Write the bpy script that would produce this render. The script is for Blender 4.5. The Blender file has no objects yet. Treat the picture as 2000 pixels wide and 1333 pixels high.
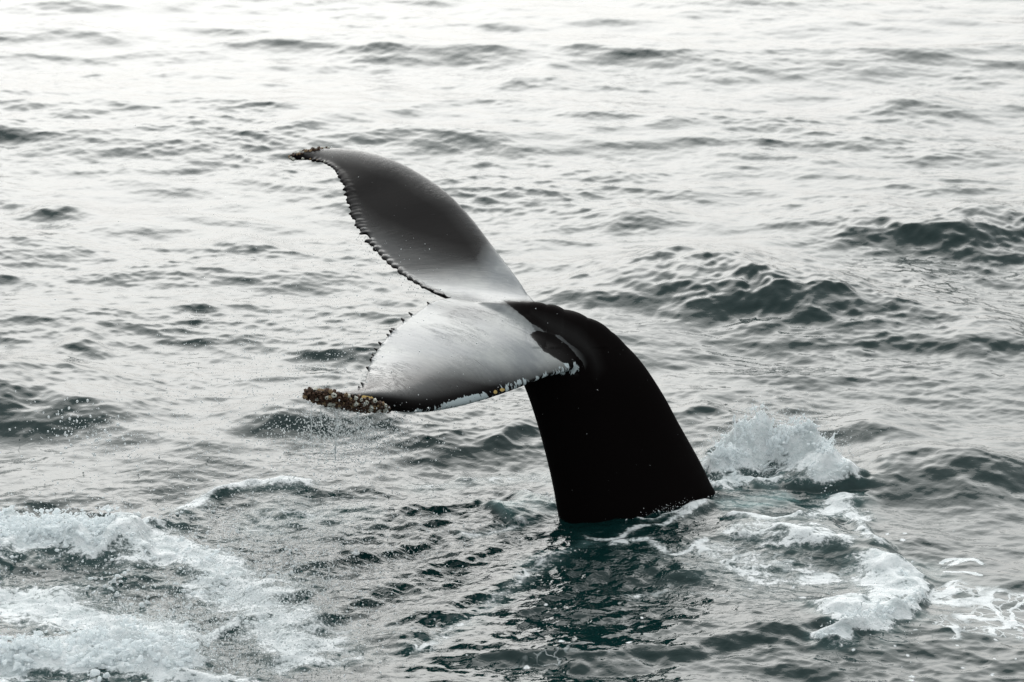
import bpy, bmesh, math, random
import numpy as np
from mathutils import Vector, Matrix, kdtree
random.seed(7); rng = np.random.default_rng(11)
scene = bpy.context.scene
COL = scene.collection
R = math.radians

# ------------------------------------------------------------------ camera
PITCH = R(17.0); F = 6000.0; H = 7.02          # focal length in pixels of a 2000 px wide frame
cam = bpy.data.cameras.new('camera'); camo = bpy.data.objects.new('camera', cam); COL.objects.link(camo)
cam.sensor_width = 36.0; cam.lens = 36.0 * F / 2000.0
cam.clip_start = 0.1; cam.clip_end = 20000
camo.location = (0, 0, H); camo.rotation_euler = (math.pi / 2 - PITCH, 0, 0)
cam.dof.use_dof = True; cam.dof.focus_distance = 19.2; cam.dof.aperture_fstop = 4.0
scene.camera = camo
scene.view_settings.view_transform = 'Standard'; scene.view_settings.look = 'None'
scene.view_settings.exposure = 0.90; scene.view_settings.gamma = 1.0
scene.view_settings.use_curve_mapping = False

# ------------------------------------------------------------------ sky and sun
GLOW, GLOW_FALL, DECK = 5.4, 2.6, 4.8            # bright veil of cloud round the hidden sun, how fast it fades, cloud deck
SUN_EL, SUN_AZ = R(28), R(-7)                 # ahead of the camera, a little to the left, behind cloud
world = bpy.data.worlds.new('World'); scene.world = world; world.use_nodes = True
nt = world.node_tree; nt.nodes.clear()
def N(t, kind, **kw):
    n = t.nodes.new(kind)
    for k, v in kw.items(): setattr(n, k, v)
    return n
wo = N(nt, 'ShaderNodeOutputWorld'); bg = N(nt, 'ShaderNodeBackground')
sky = N(nt, 'ShaderNodeTexSky', sky_type='NISHITA', sun_disc=False, sun_elevation=SUN_EL, sun_rotation=SUN_AZ)
sky.air_density = 1.0; sky.dust_density = 6.0; sky.ozone_density = 1.0
hs = N(nt, 'ShaderNodeHueSaturation'); hs.inputs['Saturation'].default_value = 0.15
tc = N(nt, 'ShaderNodeTexCoord'); L = nt.links.new
def wm(op, a, b=None, c=None):
    n = N(nt, 'ShaderNodeMath', operation=op)
    for i, v in enumerate((a, b, c)):
        if isinstance(v, bpy.types.NodeSocket): L(v, n.inputs[i])
        elif v is not None: n.inputs[i].default_value = v
    return n.outputs[0]
# an even cloud deck, brighter low over the sea on the side of the veiled sun
sx = N(nt, 'ShaderNodeSeparateXYZ'); L(tc.outputs['Generated'], sx.inputs[0])
sdv = (math.sin(SUN_AZ) * math.cos(SUN_EL), math.cos(SUN_AZ) * math.cos(SUN_EL), math.sin(SUN_EL))
dt = N(nt, 'ShaderNodeVectorMath', operation='DOT_PRODUCT'); L(tc.outputs['Generated'], dt.inputs[0]); dt.inputs[1].default_value = sdv
glow = wm('EXPONENT', wm('MULTIPLY', wm('SUBTRACT', dt.outputs['Value'], 1.0), GLOW_FALL))
zz = N(nt, 'ShaderNodeSeparateXYZ'); L(tc.outputs['Generated'], zz.inputs[0])
bank = N(nt, 'ShaderNodeMapRange', interpolation_type='SMOOTHSTEP'); L(zz.outputs[2], bank.inputs[0])   # thicker cloud low down
for i_, v_ in ((1, 0.0), (2, 0.45), (3, 0.10), (4, 1.0)): bank.inputs[i_].default_value = v_
mp = N(nt, 'ShaderNodeMapping'); mp.inputs['Scale'].default_value = (1.0, 1.0, 3.0); L(tc.outputs['Generated'], mp.inputs[0])
cn = N(nt, 'ShaderNodeTexNoise'); cn.inputs['Scale'].default_value = 2.6; cn.inputs['Detail'].default_value = 5; L(mp.outputs[0], cn.inputs['Vector'])
cl = wm('MULTIPLY_ADD', cn.outputs['Fac'], 0.5, 0.75)
amt = wm('MULTIPLY', bank.outputs[0], cl); hsv = N(nt, 'ShaderNodeCombineColor')
for i_, (gk, dk_) in enumerate(((0.985, 0.925), (1.0, 1.0), (0.995, 1.01))):
    L(wm('MULTIPLY', wm('MULTIPLY_ADD', glow, GLOW * gk, DECK * dk_), amt), hsv.inputs[i_])
mx = N(nt, 'ShaderNodeMix', data_type='RGBA'); mx.inputs[0].default_value = 0.85
L(sky.outputs[0], hs.inputs['Color']); L(hs.outputs[0], mx.inputs[6]); L(hsv.outputs[0], mx.inputs[7])
L(mx.outputs[2], bg.inputs['Color']); bg.inputs['Strength'].default_value = 0.10
L(bg.outputs[0], wo.inputs[0])
sl = bpy.data.lights.new('sun', 'SUN'); sl.energy = 0.6; sl.angle = R(60); sl.color = (1.0, 0.975, 0.94)
so = bpy.data.objects.new('sun', sl); COL.objects.link(so)
sd = Vector((math.sin(SUN_AZ) * math.cos(SUN_EL), math.cos(SUN_AZ) * math.cos(SUN_EL), math.sin(SUN_EL)))
so.rotation_euler = sd.to_track_quat('Z', 'Y').to_euler(); so.location = sd * 60

# ------------------------------------------------------------------ helpers
cP, sP = math.cos(PITCH), math.sin(PITCH)
def P(px, py, Y):
    """the point at ground distance Y that this place of the photograph shows"""
    u = (px - 1000) / F; v = -(py - 666.5) / F
    d = np.array([u, cP + v * sP, -sP + v * cP]); t = Y / d[1]
    return np.array([0, 0, H]) + d * t
def G(px, py, z=0.0):
    u = (px - 1000) / F; v = -(py - 666.5) / F
    d = np.array([u, cP + v * sP, -sP + v * cP]); t = (z - H) / d[2]
    return d[0] * t, d[1] * t
def pix(p):
    """numpy (n,3) -> pixel columns, rows"""
    q = p - np.array([0, 0, H])
    fw = q[:, 1] * cP - q[:, 2] * sP; up = q[:, 1] * sP + q[:, 2] * cP
    return 1000 + F * q[:, 0] / fw, 666.5 - F * up / fw
def mesh_obj(name, verts, faces, mat, parent=None, smooth=True):
    me = bpy.data.meshes.new(name)
    verts = np.asarray(verts, dtype=np.float32); faces = np.asarray(faces, dtype=np.int32)
    k = faces.shape[1]
    me.vertices.add(len(verts)); me.vertices.foreach_set('co', verts.ravel())
    me.loops.add(faces.size); me.loops.foreach_set('vertex_index', faces.ravel())
    me.polygons.add(len(faces)); me.polygons.foreach_set('loop_start', np.arange(0, faces.size, k, dtype=np.int32))
    me.polygons.foreach_set('loop_total', np.full(len(faces), k, dtype=np.int32))
    me.polygons.foreach_set('use_smooth', np.full(len(faces), smooth))
    me.update(calc_edges=True)
    if mat: me.materials.append(mat)
    o = bpy.data.objects.new(name, me); COL.objects.link(o)
    if parent: o.parent = parent
    return o
def attr(me, name, vals):
    a = me.attributes.new(name, 'FLOAT', 'POINT'); a.data.foreach_set('value', np.asarray(vals, dtype=np.float32))
def sm(a, b, x):
    t = np.clip((x - a) / (b - a), 0, 1); return t * t * (3 - 2 * t)
def material(name):
    m = bpy.data.materials.new(name); m.use_nodes = True; m.node_tree.nodes.clear(); return m, m.node_tree
class G_:
    """small node builder"""
    def __init__(s, t): s.t = t
    def put(s, n, key, v):
        if isinstance(v, bpy.types.NodeSocket): s.t.links.new(v, n.inputs[key])
        elif v is not None: n.inputs[key].default_value = v
    def math(s, op, a, b=None, c=None, clamp=False):
        n = N(s.t, 'ShaderNodeMath', operation=op, use_clamp=clamp)
        s.put(n, 0, a); s.put(n, 1, b); s.put(n, 2, c); return n.outputs[0]
    def attr(s, name): return N(s.t, 'ShaderNodeAttribute', attribute_name=name).outputs['Fac']
    def co(s): return N(s.t, 'ShaderNodeTexCoord').outputs['Object']
    def map(s, v, scale=(1, 1, 1), rot=(0, 0, 0), loc=(0, 0, 0)):
        n = N(s.t, 'ShaderNodeMapping'); s.put(n, 'Vector', v)
        n.inputs['Scale'].default_value = scale; n.inputs['Rotation'].default_value = rot; n.inputs['Location'].default_value = loc
        return n.outputs[0]
    def noise(s, v, scale, detail=4, rough=0.55, dist=0.0):
        n = N(s.t, 'ShaderNodeTexNoise'); s.put(n, 'Vector', v)
        n.inputs['Scale'].default_value = scale; n.inputs['Detail'].default_value = detail
        n.inputs['Roughness'].default_value = rough; n.inputs['Distortion'].default_value = dist
        return n.outputs['Fac']
    def noisec(s, v, scale, detail=3):
        n = N(s.t, 'ShaderNodeTexNoise'); s.put(n, 'Vector', v)
        n.inputs['Scale'].default_value = scale; n.inputs['Detail'].default_value = detail
        return n.outputs['Color']
    def vor(s, v, scale, feature='DISTANCE_TO_EDGE'):
        n = N(s.t, 'ShaderNodeTexVoronoi', feature=feature); s.put(n, 'Vector', v); n.inputs['Scale'].default_value = scale
        return n.outputs['Distance']
    def rng(s, x, a, b, c=0.0, d=1.0):
        n = N(s.t, 'ShaderNodeMapRange', interpolation_type='SMOOTHSTEP'); s.put(n, 0, x); s.put(n, 1, a); s.put(n, 2, b)
        n.inputs[3].default_value = c; n.inputs[4].default_value = d; return n.outputs[0]
    def mix(s, f, a, b):
        n = N(s.t, 'ShaderNodeMix', data_type='RGBA'); s.put(n, 0, f); s.put(n, 6, a); s.put(n, 7, b); return n.outputs[2]
    def mixf(s, f, a, b):
        n = N(s.t, 'ShaderNodeMix', data_type='FLOAT'); s.put(n, 0, f); s.put(n, 2, a); s.put(n, 3, b); return n.outputs[0]
    def vadd(s, a, b):
        n = N(s.t, 'ShaderNodeVectorMath', operation='ADD'); s.put(n, 0, a); s.put(n, 1, b); return n.outputs[0]
    def vscale(s, a, k):
        n = N(s.t, 'ShaderNodeVectorMath', operation='SCALE'); s.put(n, 0, a); n.inputs['Scale'].default_value = k; return n.outputs[0]
    def bump(s, h, dist, strength=1.0, normal=None):
        n = N(s.t, 'ShaderNodeBump'); s.put(n, 'Height', h); n.inputs['Distance'].default_value = dist
        s.put(n, 'Strength', strength)
        if normal: s.put(n, 'Normal', normal)
        return n.outputs[0]
    def bsdf(s, **kw):
        n = N(s.t, 'ShaderNodeBsdfPrincipled')
        for k, v in kw.items(): s.put(n, k.replace('_', ' '), v)
        return n.outputs[0]
    def mixs(s, f, a, b):
        n = N(s.t, 'ShaderNodeMixShader'); s.put(n, 0, f); s.put(n, 1, a); s.put(n, 2, b); return n.outputs[0]
    def out(s, x): s.t.links.new(x, N(s.t, 'ShaderNodeOutputMaterial').inputs['Surface'])

# ------------------------------------------------------------------ materials
def make_water():
    m, t = material('sea water'); g = G_(t); co = g.co()
    foam, lace, aer, chop = g.attr('foam'), g.attr('lace'), g.attr('aerated'), g.attr('chop')
    warp = g.vadd(co, g.vscale(g.noisec(co, 5.0, 4), 0.16))
    n1 = g.noise(g.map(warp, (0.62, 1.15, 1.0), (0, 0, 0.15)), 9.0, 8, 0.70); n2 = g.noise(co, 38.0, 4, 0.6)
    n = g.math('ADD', g.math('MULTIPLY', n1, 0.72), g.math('MULTIPLY', n2, 0.28))
    # dense foam
    fm = g.math('ADD', g.math('MULTIPLY', foam, 1.22), g.math('MULTIPLY', g.math('SUBTRACT', n, 0.5), 2.6))
    dense = g.math('MULTIPLY', g.rng(fm, 0.44, 0.72), g.rng(foam, 0.03, 0.16))
    # lace: ragged filaments round open cells
    lwarp = g.vadd(co, g.vscale(g.noisec(co, 3.4, 4), 0.34))
    e1 = g.vor(g.map(lwarp, (1.0, 0.8, 1.0)), 3.6); e2 = g.vor(lwarp, 9.0)
    thick = g.math('MULTIPLY', g.noise(co, 4.0, 3), 0.13)
    l1 = g.math('SUBTRACT', 1.0, g.rng(g.math('SUBTRACT', e1, g.math('MULTIPLY', thick, lace)), -0.02, 0.022))
    l2 = g.math('SUBTRACT', 1.0, g.rng(g.math('SUBTRACT', e2, g.math('MULTIPLY', thick, lace)), -0.02, 0.03))
    brk = g.rng(g.math('ADD', g.noise(co, 2.6, 4), g.math('MULTIPLY', g.math('SUBTRACT', lace, 1.0), 0.35)), 0.36, 0.52)
    lc = g.math('MULTIPLY', g.math('MAXIMUM', l1, g.math('MULTIPLY', l2, 0.75)), brk)
    lc = g.math('MULTIPLY', lc, g.rng(lace, 0.05, 0.4))
    fo = g.math('MAXIMUM', dense, lc, clamp=True)
    # water body
    body = g.mix(g.math('MULTIPLY', aer, g.rng(n1, 0.3, 0.7, 0.35, 1.0)), (0.0030, 0.0185, 0.0182, 1), (0.12, 0.21, 0.21, 1))
    rip = g.math('ADD', g.noise(g.map(co, (1.0, 1.35, 1.0), (0, 0, 0.2)), 11.0, 3, 0.5, 0.5), g.math('MULTIPLY', g.noise(co, 30.0, 2, 0.5), 0.22))
    nb = g.bump(rip, 0.018, g.math('MULTIPLY', chop, 1.0))
    w = g.bsdf(Base_Color=body, Roughness=0.035, IOR=1.333, Normal=nb)
    fb = g.bump(g.math('ADD', n, g.math('MULTIPLY', fo, 0.4)), 0.05, 0.9)
    fcol = g.mix(g.math('MAXIMUM', g.math('MULTIPLY', dense, g.rng(n, 0.38, 0.60)), g.math('MULTIPLY', lc, 0.8)), (0.64, 0.69, 0.70, 1), (0.93, 0.94, 0.95, 1))
    f = g.bsdf(Base_Color=fcol, Roughness=0.6, IOR=1.333, Normal=fb)
    g.out(g.mixs(g.math('MULTIPLY', fo, 0.93), w, f)); return m
WATER = make_water()

def make_skin():
    m, t = material('wet whale skin'); g = G_(t); co = g.co()
    span, chord, pale, scar, film = g.attr('span'), g.attr('chord'), g.attr('pale'), g.attr('scar'), g.attr('film')
    cx = N(t, 'ShaderNodeCombineXYZ'); g.put(cx, 0, span); g.put(cx, 1, chord); fl = cx.outputs[0]
    st = g.noise(g.map(fl, (26, 4.5, 1)), 1.0, 6, 0.65, 0.6)            # streaks along the chord
    st2 = g.noise(g.map(co, (6, 30, 30), (0, 0.35, 0.1)), 1.0, 5, 0.6, 0.8)
    br = g.math('ADD', g.math('MULTIPLY', st, .5), g.math('MULTIPLY', st2, .5))
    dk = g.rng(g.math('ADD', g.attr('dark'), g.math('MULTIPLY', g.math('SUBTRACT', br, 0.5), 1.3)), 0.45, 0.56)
    mott = g.noise(co, 3.0, 5, 0.6)
    palec = g.mix(g.rng(mott, 0.35, 0.65), (0.18, 0.19, 0.20, 1), (0.31, 0.315, 0.31, 1))
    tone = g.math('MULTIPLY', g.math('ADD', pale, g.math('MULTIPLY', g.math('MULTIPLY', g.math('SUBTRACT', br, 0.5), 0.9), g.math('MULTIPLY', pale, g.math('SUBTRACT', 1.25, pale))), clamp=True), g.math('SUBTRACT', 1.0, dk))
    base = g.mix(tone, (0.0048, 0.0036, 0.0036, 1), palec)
    nk = g.noise(g.map(fl, (52, 2.6, 1), (0, 0, 0.12)), 1.0, 3, 0.5, 0.5)
    nick = g.math('MULTIPLY', g.rng(nk, 0.66, 0.71), g.rng(g.noise(co, 3.4, 2), 0.54, 0.62))
    rake = g.math('MULTIPLY', g.rng(g.noise(g.map(co, (5, 60, 60), (0.2, 0.5, 0.4)), 1.0, 2, 0.5), 0.70, 0.74), 0.35)
    base = g.mix(g.math('MULTIPLY', nick, 0.85), base, (0.02, 0.018, 0.018, 1)); base = g.mix(g.math('MULTIPLY', rake, g.rng(pale, 0.0, 0.3)), base, (0.30, 0.31, 0.31, 1))
    # scars: white flecks and worn patches along the leading edge
    sn = g.noise(g.map(co, (16, 30, 9), (0, 0.5, 0.3)), 1.0, 5, 0.6, 0.5)
    smask = g.rng(g.math('ADD', scar, g.math('MULTIPLY', g.math('SUBTRACT', sn, 0.5), 3.4)), 0.72, 0.86)
    smask = g.math('MULTIPLY', smask, g.rng(scar, 0.03, 0.12))
    base = g.mix(smask, base, (0.50, 0.56, 0.58, 1))
    base = g.mix(g.rng(g.math('ADD', g.attr('ochre'), g.math('MULTIPLY', g.math('SUBTRACT', sn, .5), 1.2)), 0.45, 0.55), base, (0.60, 0.42, 0.16, 1))
    fleck = g.rng(g.noise(co, 55.0, 1, 0.4), 0.80, 0.83)
    base = g.mix(g.math('MULTIPLY', fleck, 0.6), base, (0.4, 0.42, 0.42, 1))
    cr = g.noise(g.map(fl, (34, 3.2, 1)), 1.0, 4, 0.6, 1.6)
    crack = g.rng(g.math('ABSOLUTE', g.math('SUBTRACT', cr, 0.5)), 0.0, 0.03, 0, 1)
    crack = g.math('MULTIPLY', g.math('SUBTRACT', 1.0, crack), g.rng(g.noise(co, 2.3, 3), 0.52, 0.66))
    crack = g.math('MULTIPLY', crack, film)
    nb = g.bump(g.math('SUBTRACT', g.math('ADD', st, g.math('MULTIPLY', st2, 0.5)), crack), 0.004, g.math('MULTIPLY', film, 0.38))
    ro = g.mixf(film, 0.42, g.rng(mott, 0.3, 0.7, 0.12, 0.24))
    sp = g.mixf(film, 0.06, 0.55)
    s = g.bsdf(Base_Color=base, Roughness=ro, IOR=1.40, Normal=nb)
    n = s.node; g.put(n, 'Specular IOR Level', sp)
    matte = N(t, 'ShaderNodeBsdfDiffuse'); g.put(matte, 'Color', base)  # matte layer that paints shade into the root folds and blackens the stock
    g.out(g.mixs(g.math('MULTIPLY', g.math('SUBTRACT', 1.0, film), 0.72), s, matte.outputs[0])); return m
SKIN = make_skin()
def simple(name, c, rough=0.6, vary=0.3, scale=90.0, **kw):
    m, t = material(name); g = G_(t)
    v = g.noise(g.co(), scale, 3)
    col = g.mix(v, tuple(x * (1 - vary) for x in c) + (1,), tuple(min(1, x * (1 + vary)) for x in c) + (1,))
    g.out(g.bsdf(Base_Color=col, Roughness=rough, Normal=g.bump(v, 0.003, 0.6), **kw)); return m
B_BROWN = simple('brown acorn barnacle', (0.075, 0.036, 0.018), 0.5, 0.5)
B_TAN = simple('tan barnacle shell', (0.30, 0.20, 0.11), 0.55, 0.4)
B_WHITE = simple('white barnacle shell', (0.58, 0.57, 0.50), 0.55, 0.25)
B_DARK = simple('dark barnacle mouth', (0.02, 0.012, 0.01), 0.6, 0.3)
KNOB = simple('dark wet edge skin', (0.014, 0.012, 0.013), 0.28, 0.4, 40)
def make_drop():
    m, t = material('spray water'); g = G_(t)
    gl = N(t, 'ShaderNodeBsdfPrincipled'); gl.inputs['Base Color'].default_value = (0.97, 0.99, 0.99, 1)
    gl.inputs['Transmission Weight'].default_value = 1.0; gl.inputs['IOR'].default_value = 1.333; gl.inputs['Roughness'].default_value = 0.05
    df = g.bsdf(Base_Color=(0.86, 0.89, 0.9, 1), Roughness=0.35, IOR=1.333)
    g.out(g.mixs(0.62, gl.outputs[0], df)); return m
DROP = make_drop()
def make_froth():
    m, t = material('white froth'); g = G_(t)
    tr = N(t, 'ShaderNodeBsdfTranslucent'); tr.inputs[0].default_value = (0.93, 0.96, 0.97, 1)
    df = g.bsdf(Base_Color=(0.93, 0.95, 0.96, 1), Roughness=0.5, IOR=1.333, Normal=g.bump(g.noise(g.co(), 60, 4), 0.01, 0.4))
    g.out(g.mixs(0.5, df, tr.outputs[0])); return m
FROTH = make_froth()

# ------------------------------------------------------------------ sea surface
def make_tile(NN, LL, bands, seed, th0, spread):
    r = np.random.default_rng(seed)
    k1 = 2 * np.pi * np.fft.fftfreq(NN, LL / NN); kx, ky = np.meshgrid(k1, k1)
    k = np.hypot(kx, ky); k[0, 0] = 1e-6; th = np.arctan2(ky, kx)
    nz = np.fft.fft2(r.standard_normal((NN, NN)))
    Hh = np.zeros((NN, NN), complex)
    for lam, slope, iso in bands:
        k0 = 2 * np.pi / lam
        a = np.exp(-0.5 * (np.log2(k / k0) / 0.42) ** 2) / k
        a = a * (iso + (1 - iso) * np.abs(np.cos(th - th0)) ** spread)
        a[0, 0] = 0
        h = nz * a
        rms = np.sqrt(np.sum(np.abs(h) ** 2 * k * k)) / (NN * NN)
        Hh += h * (slope / rms)
    hz = np.fft.ifft2(Hh).real; dx = np.fft.ifft2(1j * kx / k * Hh).real; dy = np.fft.ifft2(1j * ky / k * Hh).real
    return np.stack([hz, dx, dy]).astype(np.float32), LL
def sample(tile, x, y):
    T, LL = tile; NN = T.shape[1]
    fx = (x / LL) * NN; fy = (y / LL) * NN
    ix = np.floor(fx).astype(np.int64); iy = np.floor(fy).astype(np.int64)
    tx = (fx - ix).astype(np.float32); ty = (fy - iy).astype(np.float32)
    def w(t): return [((-0.5 * t + 1) * t - 0.5) * t, (1.5 * t - 2.5) * t * t + 1, ((-1.5 * t + 2) * t + 0.5) * t, (0.5 * t - 0.5) * t * t]
    wx, wy = w(tx), w(ty); C = T.shape[0]
    out = np.zeros((C,) + x.shape, np.float32); Tf = T.reshape(C, -1)
    for j in range(4):
        rj = ((iy + j - 1) % NN) * NN
        for i in range(4):
            idx = rj + (ix + i - 1) % NN
            ww = wx[i] * wy[j]
            for c in range(C): out[c] += Tf[c][idx] * ww
    return out
# (wavelength, slope rms, isotropy)
TILE_A = make_tile(1024, 31.0, [(9.0, .016, .1), (4.4, .028, .12), (2.2, .040, .2), (1.1, .050, .3), (.55, .056, .35)], 5, R(83), 4)
TILE_B = make_tile(1024, 7.7, [(.30, .060, .35), (.15, .062, .4), (.075, .055, .45)], 9, R(78), 2)
TILE_N = make_tile(1024, 9.1, [(.9, .12, 1), (.45, .12, 1), (.22, .12, 1), (.11, .12, 1)], 21, 0, 1)   # turbulence

def grow(a, first, ratio, stop):
    out = []; d = first
    while abs(a) < stop: a += d; d *= ratio; out.append(a)
    return out
NX = 980
u = np.linspace(-0.192, 0.192, NX)
ext = np.array(grow(0.192, 0.0006, 1.14, 60.0))
u = np.concatenate([-ext[::-1], u, ext])
ys = [15.6]
while ys[-1] < 40.5: ys.append(ys[-1] + 0.0128 * (ys[-1] / 18.0) ** 1.75)
far = np.array(grow(ys[-1], 0.07, 1.09, 6000.0))
near = []; yy = ys[0]; d = 0.014
while yy > -400: yy -= d; d *= 1.10; near.append(yy)
y = np.concatenate([np.array(near[::-1]), np.array(ys), far])
NXT, NYT = len(u), len(y)
width = np.maximum(y, 12.0)
X = u[None, :] * width[:, None]; Y = np.repeat(y[:, None], NXT, 1)
print('sea grid', NXT, NYT, NXT * NYT)
dxl = np.gradient(X, axis=1); dyl = np.gradient(Y, axis=0); sp = np.maximum(dxl, dyl)
x = X.ravel(); yv = Y.ravel(); spc = sp.ravel()
act = (np.abs(x) < 60) & (yv > -20) & (yv < 150)
h = np.zeros_like(x); ox = np.zeros_like(x); oy = np.zeros_like(x)
ia = np.where(act)[0]; xa, ya, sa = x[ia], yv[ia], spc[ia]
A = sample(TILE_A, xa, ya); wa = np.clip(1.5 - sa / 0.35, 0, 1) * (1 - .12 * sm(24, 36, ya))
fine = (sa < 0.12); ib = np.where(fine)[0]; Bz = np.zeros((3, len(xa)), np.float32); Tn = np.zeros((3, len(xa)), np.float32)
Bz[:, ib] = sample(TILE_B, xa[ib], ya[ib]); Tn[:, ib] = sample(TILE_N, xa[ib], ya[ib])
wb = np.clip(1.5 - sa / 0.05, 0, 1)
low = sample(TILE_N, xa * .22 + 3, ya * .17 + 5)[0]; low = low / np.std(low)
wb = wb * np.clip(.97 + .26 * low, .5, 1.5)          # gusts and slicks

def poly_dist(pts):
    """distance in metres from each active point to a polyline on the water, and the fraction run along it"""
    best = np.full(len(xa), 1e9); frac = np.zeros(len(xa)); side = np.zeros(len(xa))
    segs = [np.hypot(b[0] - a[0], b[1] - a[1]) for a, b in zip(pts[:-1], pts[1:])]; tot = sum(segs); run = 0
    for (a, b), sg in zip(zip(pts[:-1], pts[1:]), segs):
        dx_, dy_ = b[0] - a[0], b[1] - a[1]
        t = np.clip(((xa - a[0]) * dx_ + (ya - a[1]) * dy_) / (sg * sg), 0, 1)
        qx, qy = xa - a[0] - t * dx_, ya - a[1] - t * dy_
        d = np.hypot(qx, qy); m = d < best
        best[m] = d[m]; frac[m] = (run + t[m] * sg) / tot
        side[m] = np.sign(dx_ * qy[m] - dy_ * qx[m]); run += sg
    return best, frac, side
def curve(px):
    """smooth polyline on the water through places of the photograph"""
    p = np.array([G(a, b) for a, b in px]); out = []
    for i in range(len(p) - 1):
        p0, p1, p2, p3 = p[max(i - 1, 0)], p[i], p[i + 1], p[min(i + 2, len(p) - 1)]
        for t in np.linspace(0, 1, 5, endpoint=False):
            out.append(0.5 * ((2 * p1) + (-p0 + p2) * t + (2 * p0 - 5 * p1 + 4 * p2 - p3) * t * t + (-p0 + 3 * p1 - 3 * p2 + p3) * t ** 3))
    out.append(p[-1]); return out
add = np.zeros(len(xa)); foam = np.zeros(len(xa)); lace = np.zeros(len(xa)); aer = np.zeros(len(xa)); turb = np.zeros(len(xa)); calm = np.zeros(len(xa))
wob = Tn[0] / 0.012; wob = np.clip(wob, -2.5, 2.5)
# single larger waves: (crest polyline, height, half width toward the camera, half width behind)
RID = 1.0
def ridge(px, hgt, wn, wf, taper=0.25, rag=0.03):
    global add
    d, f, s = poly_dist(curve(px))
    dd = d * s                                         # + behind the crest (curves run left to right)
    dd = dd + wob * 0.012; hgt = hgt * RID
    prof = np.where(dd < 0, np.exp(-(dd / wn) ** 2), np.exp(-(dd / wf) ** 2))
    e = np.minimum(1, sm(0, taper, f) * sm(0, taper, 1 - f))
    add += hgt * prof * e * (1 + rag * wob); return prof * e
def swell(px, hgt, wn, wf, rag=.03):
    """a wave whose crest runs across the view: crest line as a function of x"""
    global add
    c = np.array(curve(px)); yc = np.interp(xa, c[:, 0], c[:, 1]); f = (xa - c[0, 0]) / (c[-1, 0] - c[0, 0])
    dd = ya - yc + .10 * np.sin(xa * 2.1 + yc) * wn + wob * .012
    prof = np.exp(-(dd / np.where(dd < 0, wn, wf)) ** 2)
    e = np.exp(-((f - .5) / .40) ** 2)
    add += hgt * prof * e * (1 + rag * wob)
swell([(1460, 512), (1580, 468), (1720, 456), (1850, 470), (1950, 462), (2100, 455), (2350, 470)], .25, .55, .9)
swell([(960, 610), (1080, 590), (1220, 562), (1380, 560), (1540, 590), (1720, 612), (1850, 600)], .37, 1.0, 1.0)
swell([(1330, 640), (1450, 612), (1560, 628), (1650, 610)], .060, .24, .4)
swell([(1560, 560), (1750, 545), (1900, 560)], .06, .4, .6)
swell([(-450, 815), (-200, 800), (0, 782), (150, 800), (300, 845)], .26, .60, .9)
swell([(350, 885), (480, 853), (640, 838), (790, 840), (880, 868)], .155, .36, .6)
swell([(1310, 838), (1380, 815), (1440, 820)], .06, .16, .3)
swell([(950, 165), (1050, 150), (1160, 162)], .085, .34, .6)
swell([(680, 99), (755, 92), (830, 99)], .055, .30, .6)
swell([(1650, 216), (1790, 204), (1900, 214)], .07, .34, .6)
swell([(520, 265), (620, 250), (750, 240)], .07, .28, .5)
swell([(1820, 705), (1950, 682), (2080, 690)], .12, .40, .6)
swell([(1640, 940), (1780, 908), (1900, 922), (2080, 900)], .16, .50, .7)
swell([(330, 612), (390, 602), (460, 612)], .045, .2, .4)
swell([(380, 488), (470, 476), (560, 486)], .07, .26, .4)
swell([(30, 412), (110, 400), (200, 404)], .07, .28, .5)
swell([(1150, 450), (1230, 436), (1330, 442)], .07, .30, .5)
swell([(90, 700), (150, 682), (220, 690)], .07, .25, .4)
swell([(1620, 852), (1700, 844), (1800, 850)], .07, .22, .4)
swell([(950, 885), (1010, 862), (1060, 848)], .06, .16, .3)
add += .055 * np.exp(-(((xa - P(1240, 1000, 19.1)[0]) / .75) ** 2 + ((ya - 19.1) / .55) ** 2))
# disturbed water round the tail: ridges running out from it
for px, hg, wn, wf in [([(700, 1300), (840, 1215), (980, 1150), (1060, 1090), (1110, 1050)], .042, .14, .22),
                       ([(520, 1260), (700, 1180), (860, 1110), (1000, 1060), (1090, 1030)], .026, .09, .2),
                       ([(560, 1130), (720, 1080), (880, 1040), (1070, 1000)], .026, .09, .2),
                       ([(640, 1030), (800, 1000), (960, 985), (1080, 975)], .025, .09, .2),
                       ([(880, 1290), (1000, 1215), (1080, 1150), (1180, 1110), (1350, 1120), (1480, 1150)], .032, .14, .25),
                       ([(1120, 1030), (1230, 1012), (1330, 1022), (1410, 980)], .03, .06, .12),
                       ([(1380, 1040), (1520, 1050), (1660, 1090), (1760, 1140)], .05, .12, .22)]:
    ridge(px, hg, wn, wf, 0.2)
# plateau of boiling water whose front breaks at the right
fr = curve([(820, 1330), (1000, 1306), (1200, 1310), (1420, 1288), (1560, 1262), (1680, 1252), (1770, 1205), (1800, 1150), (1760, 1090), (1690, 1040), (1650, 980)])
d, f, s = poly_dist(fr)
inside = s * d; pl = sm(-0.05, 0.22, inside + wob * .03) * np.exp(-(np.clip(inside, 0, 9) / 0.8) ** 2) * sm(0, .15, f) * sm(0, .1, 1 - f)
add += .055 * pl
def stroke(px, w, f_=0, l_=0, a_=0, t_=0, hgt=0.0, taper=.12):
    global foam, lace, aer, turb, add
    d, f, s = poly_dist(curve(px))
    ww = w * (1 + 0.28 * wob * 0.6)
    q = np.exp(-(d / np.maximum(ww, w * .35)) ** 2) * sm(0, taper, f) * sm(0, taper, 1 - f)
    foam = np.maximum(foam, q * f_); lace = np.maximum(lace, q * l_); aer = np.maximum(aer, q * a_); turb = np.maximum(turb, q * t_); add += q * hgt
    return q
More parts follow.
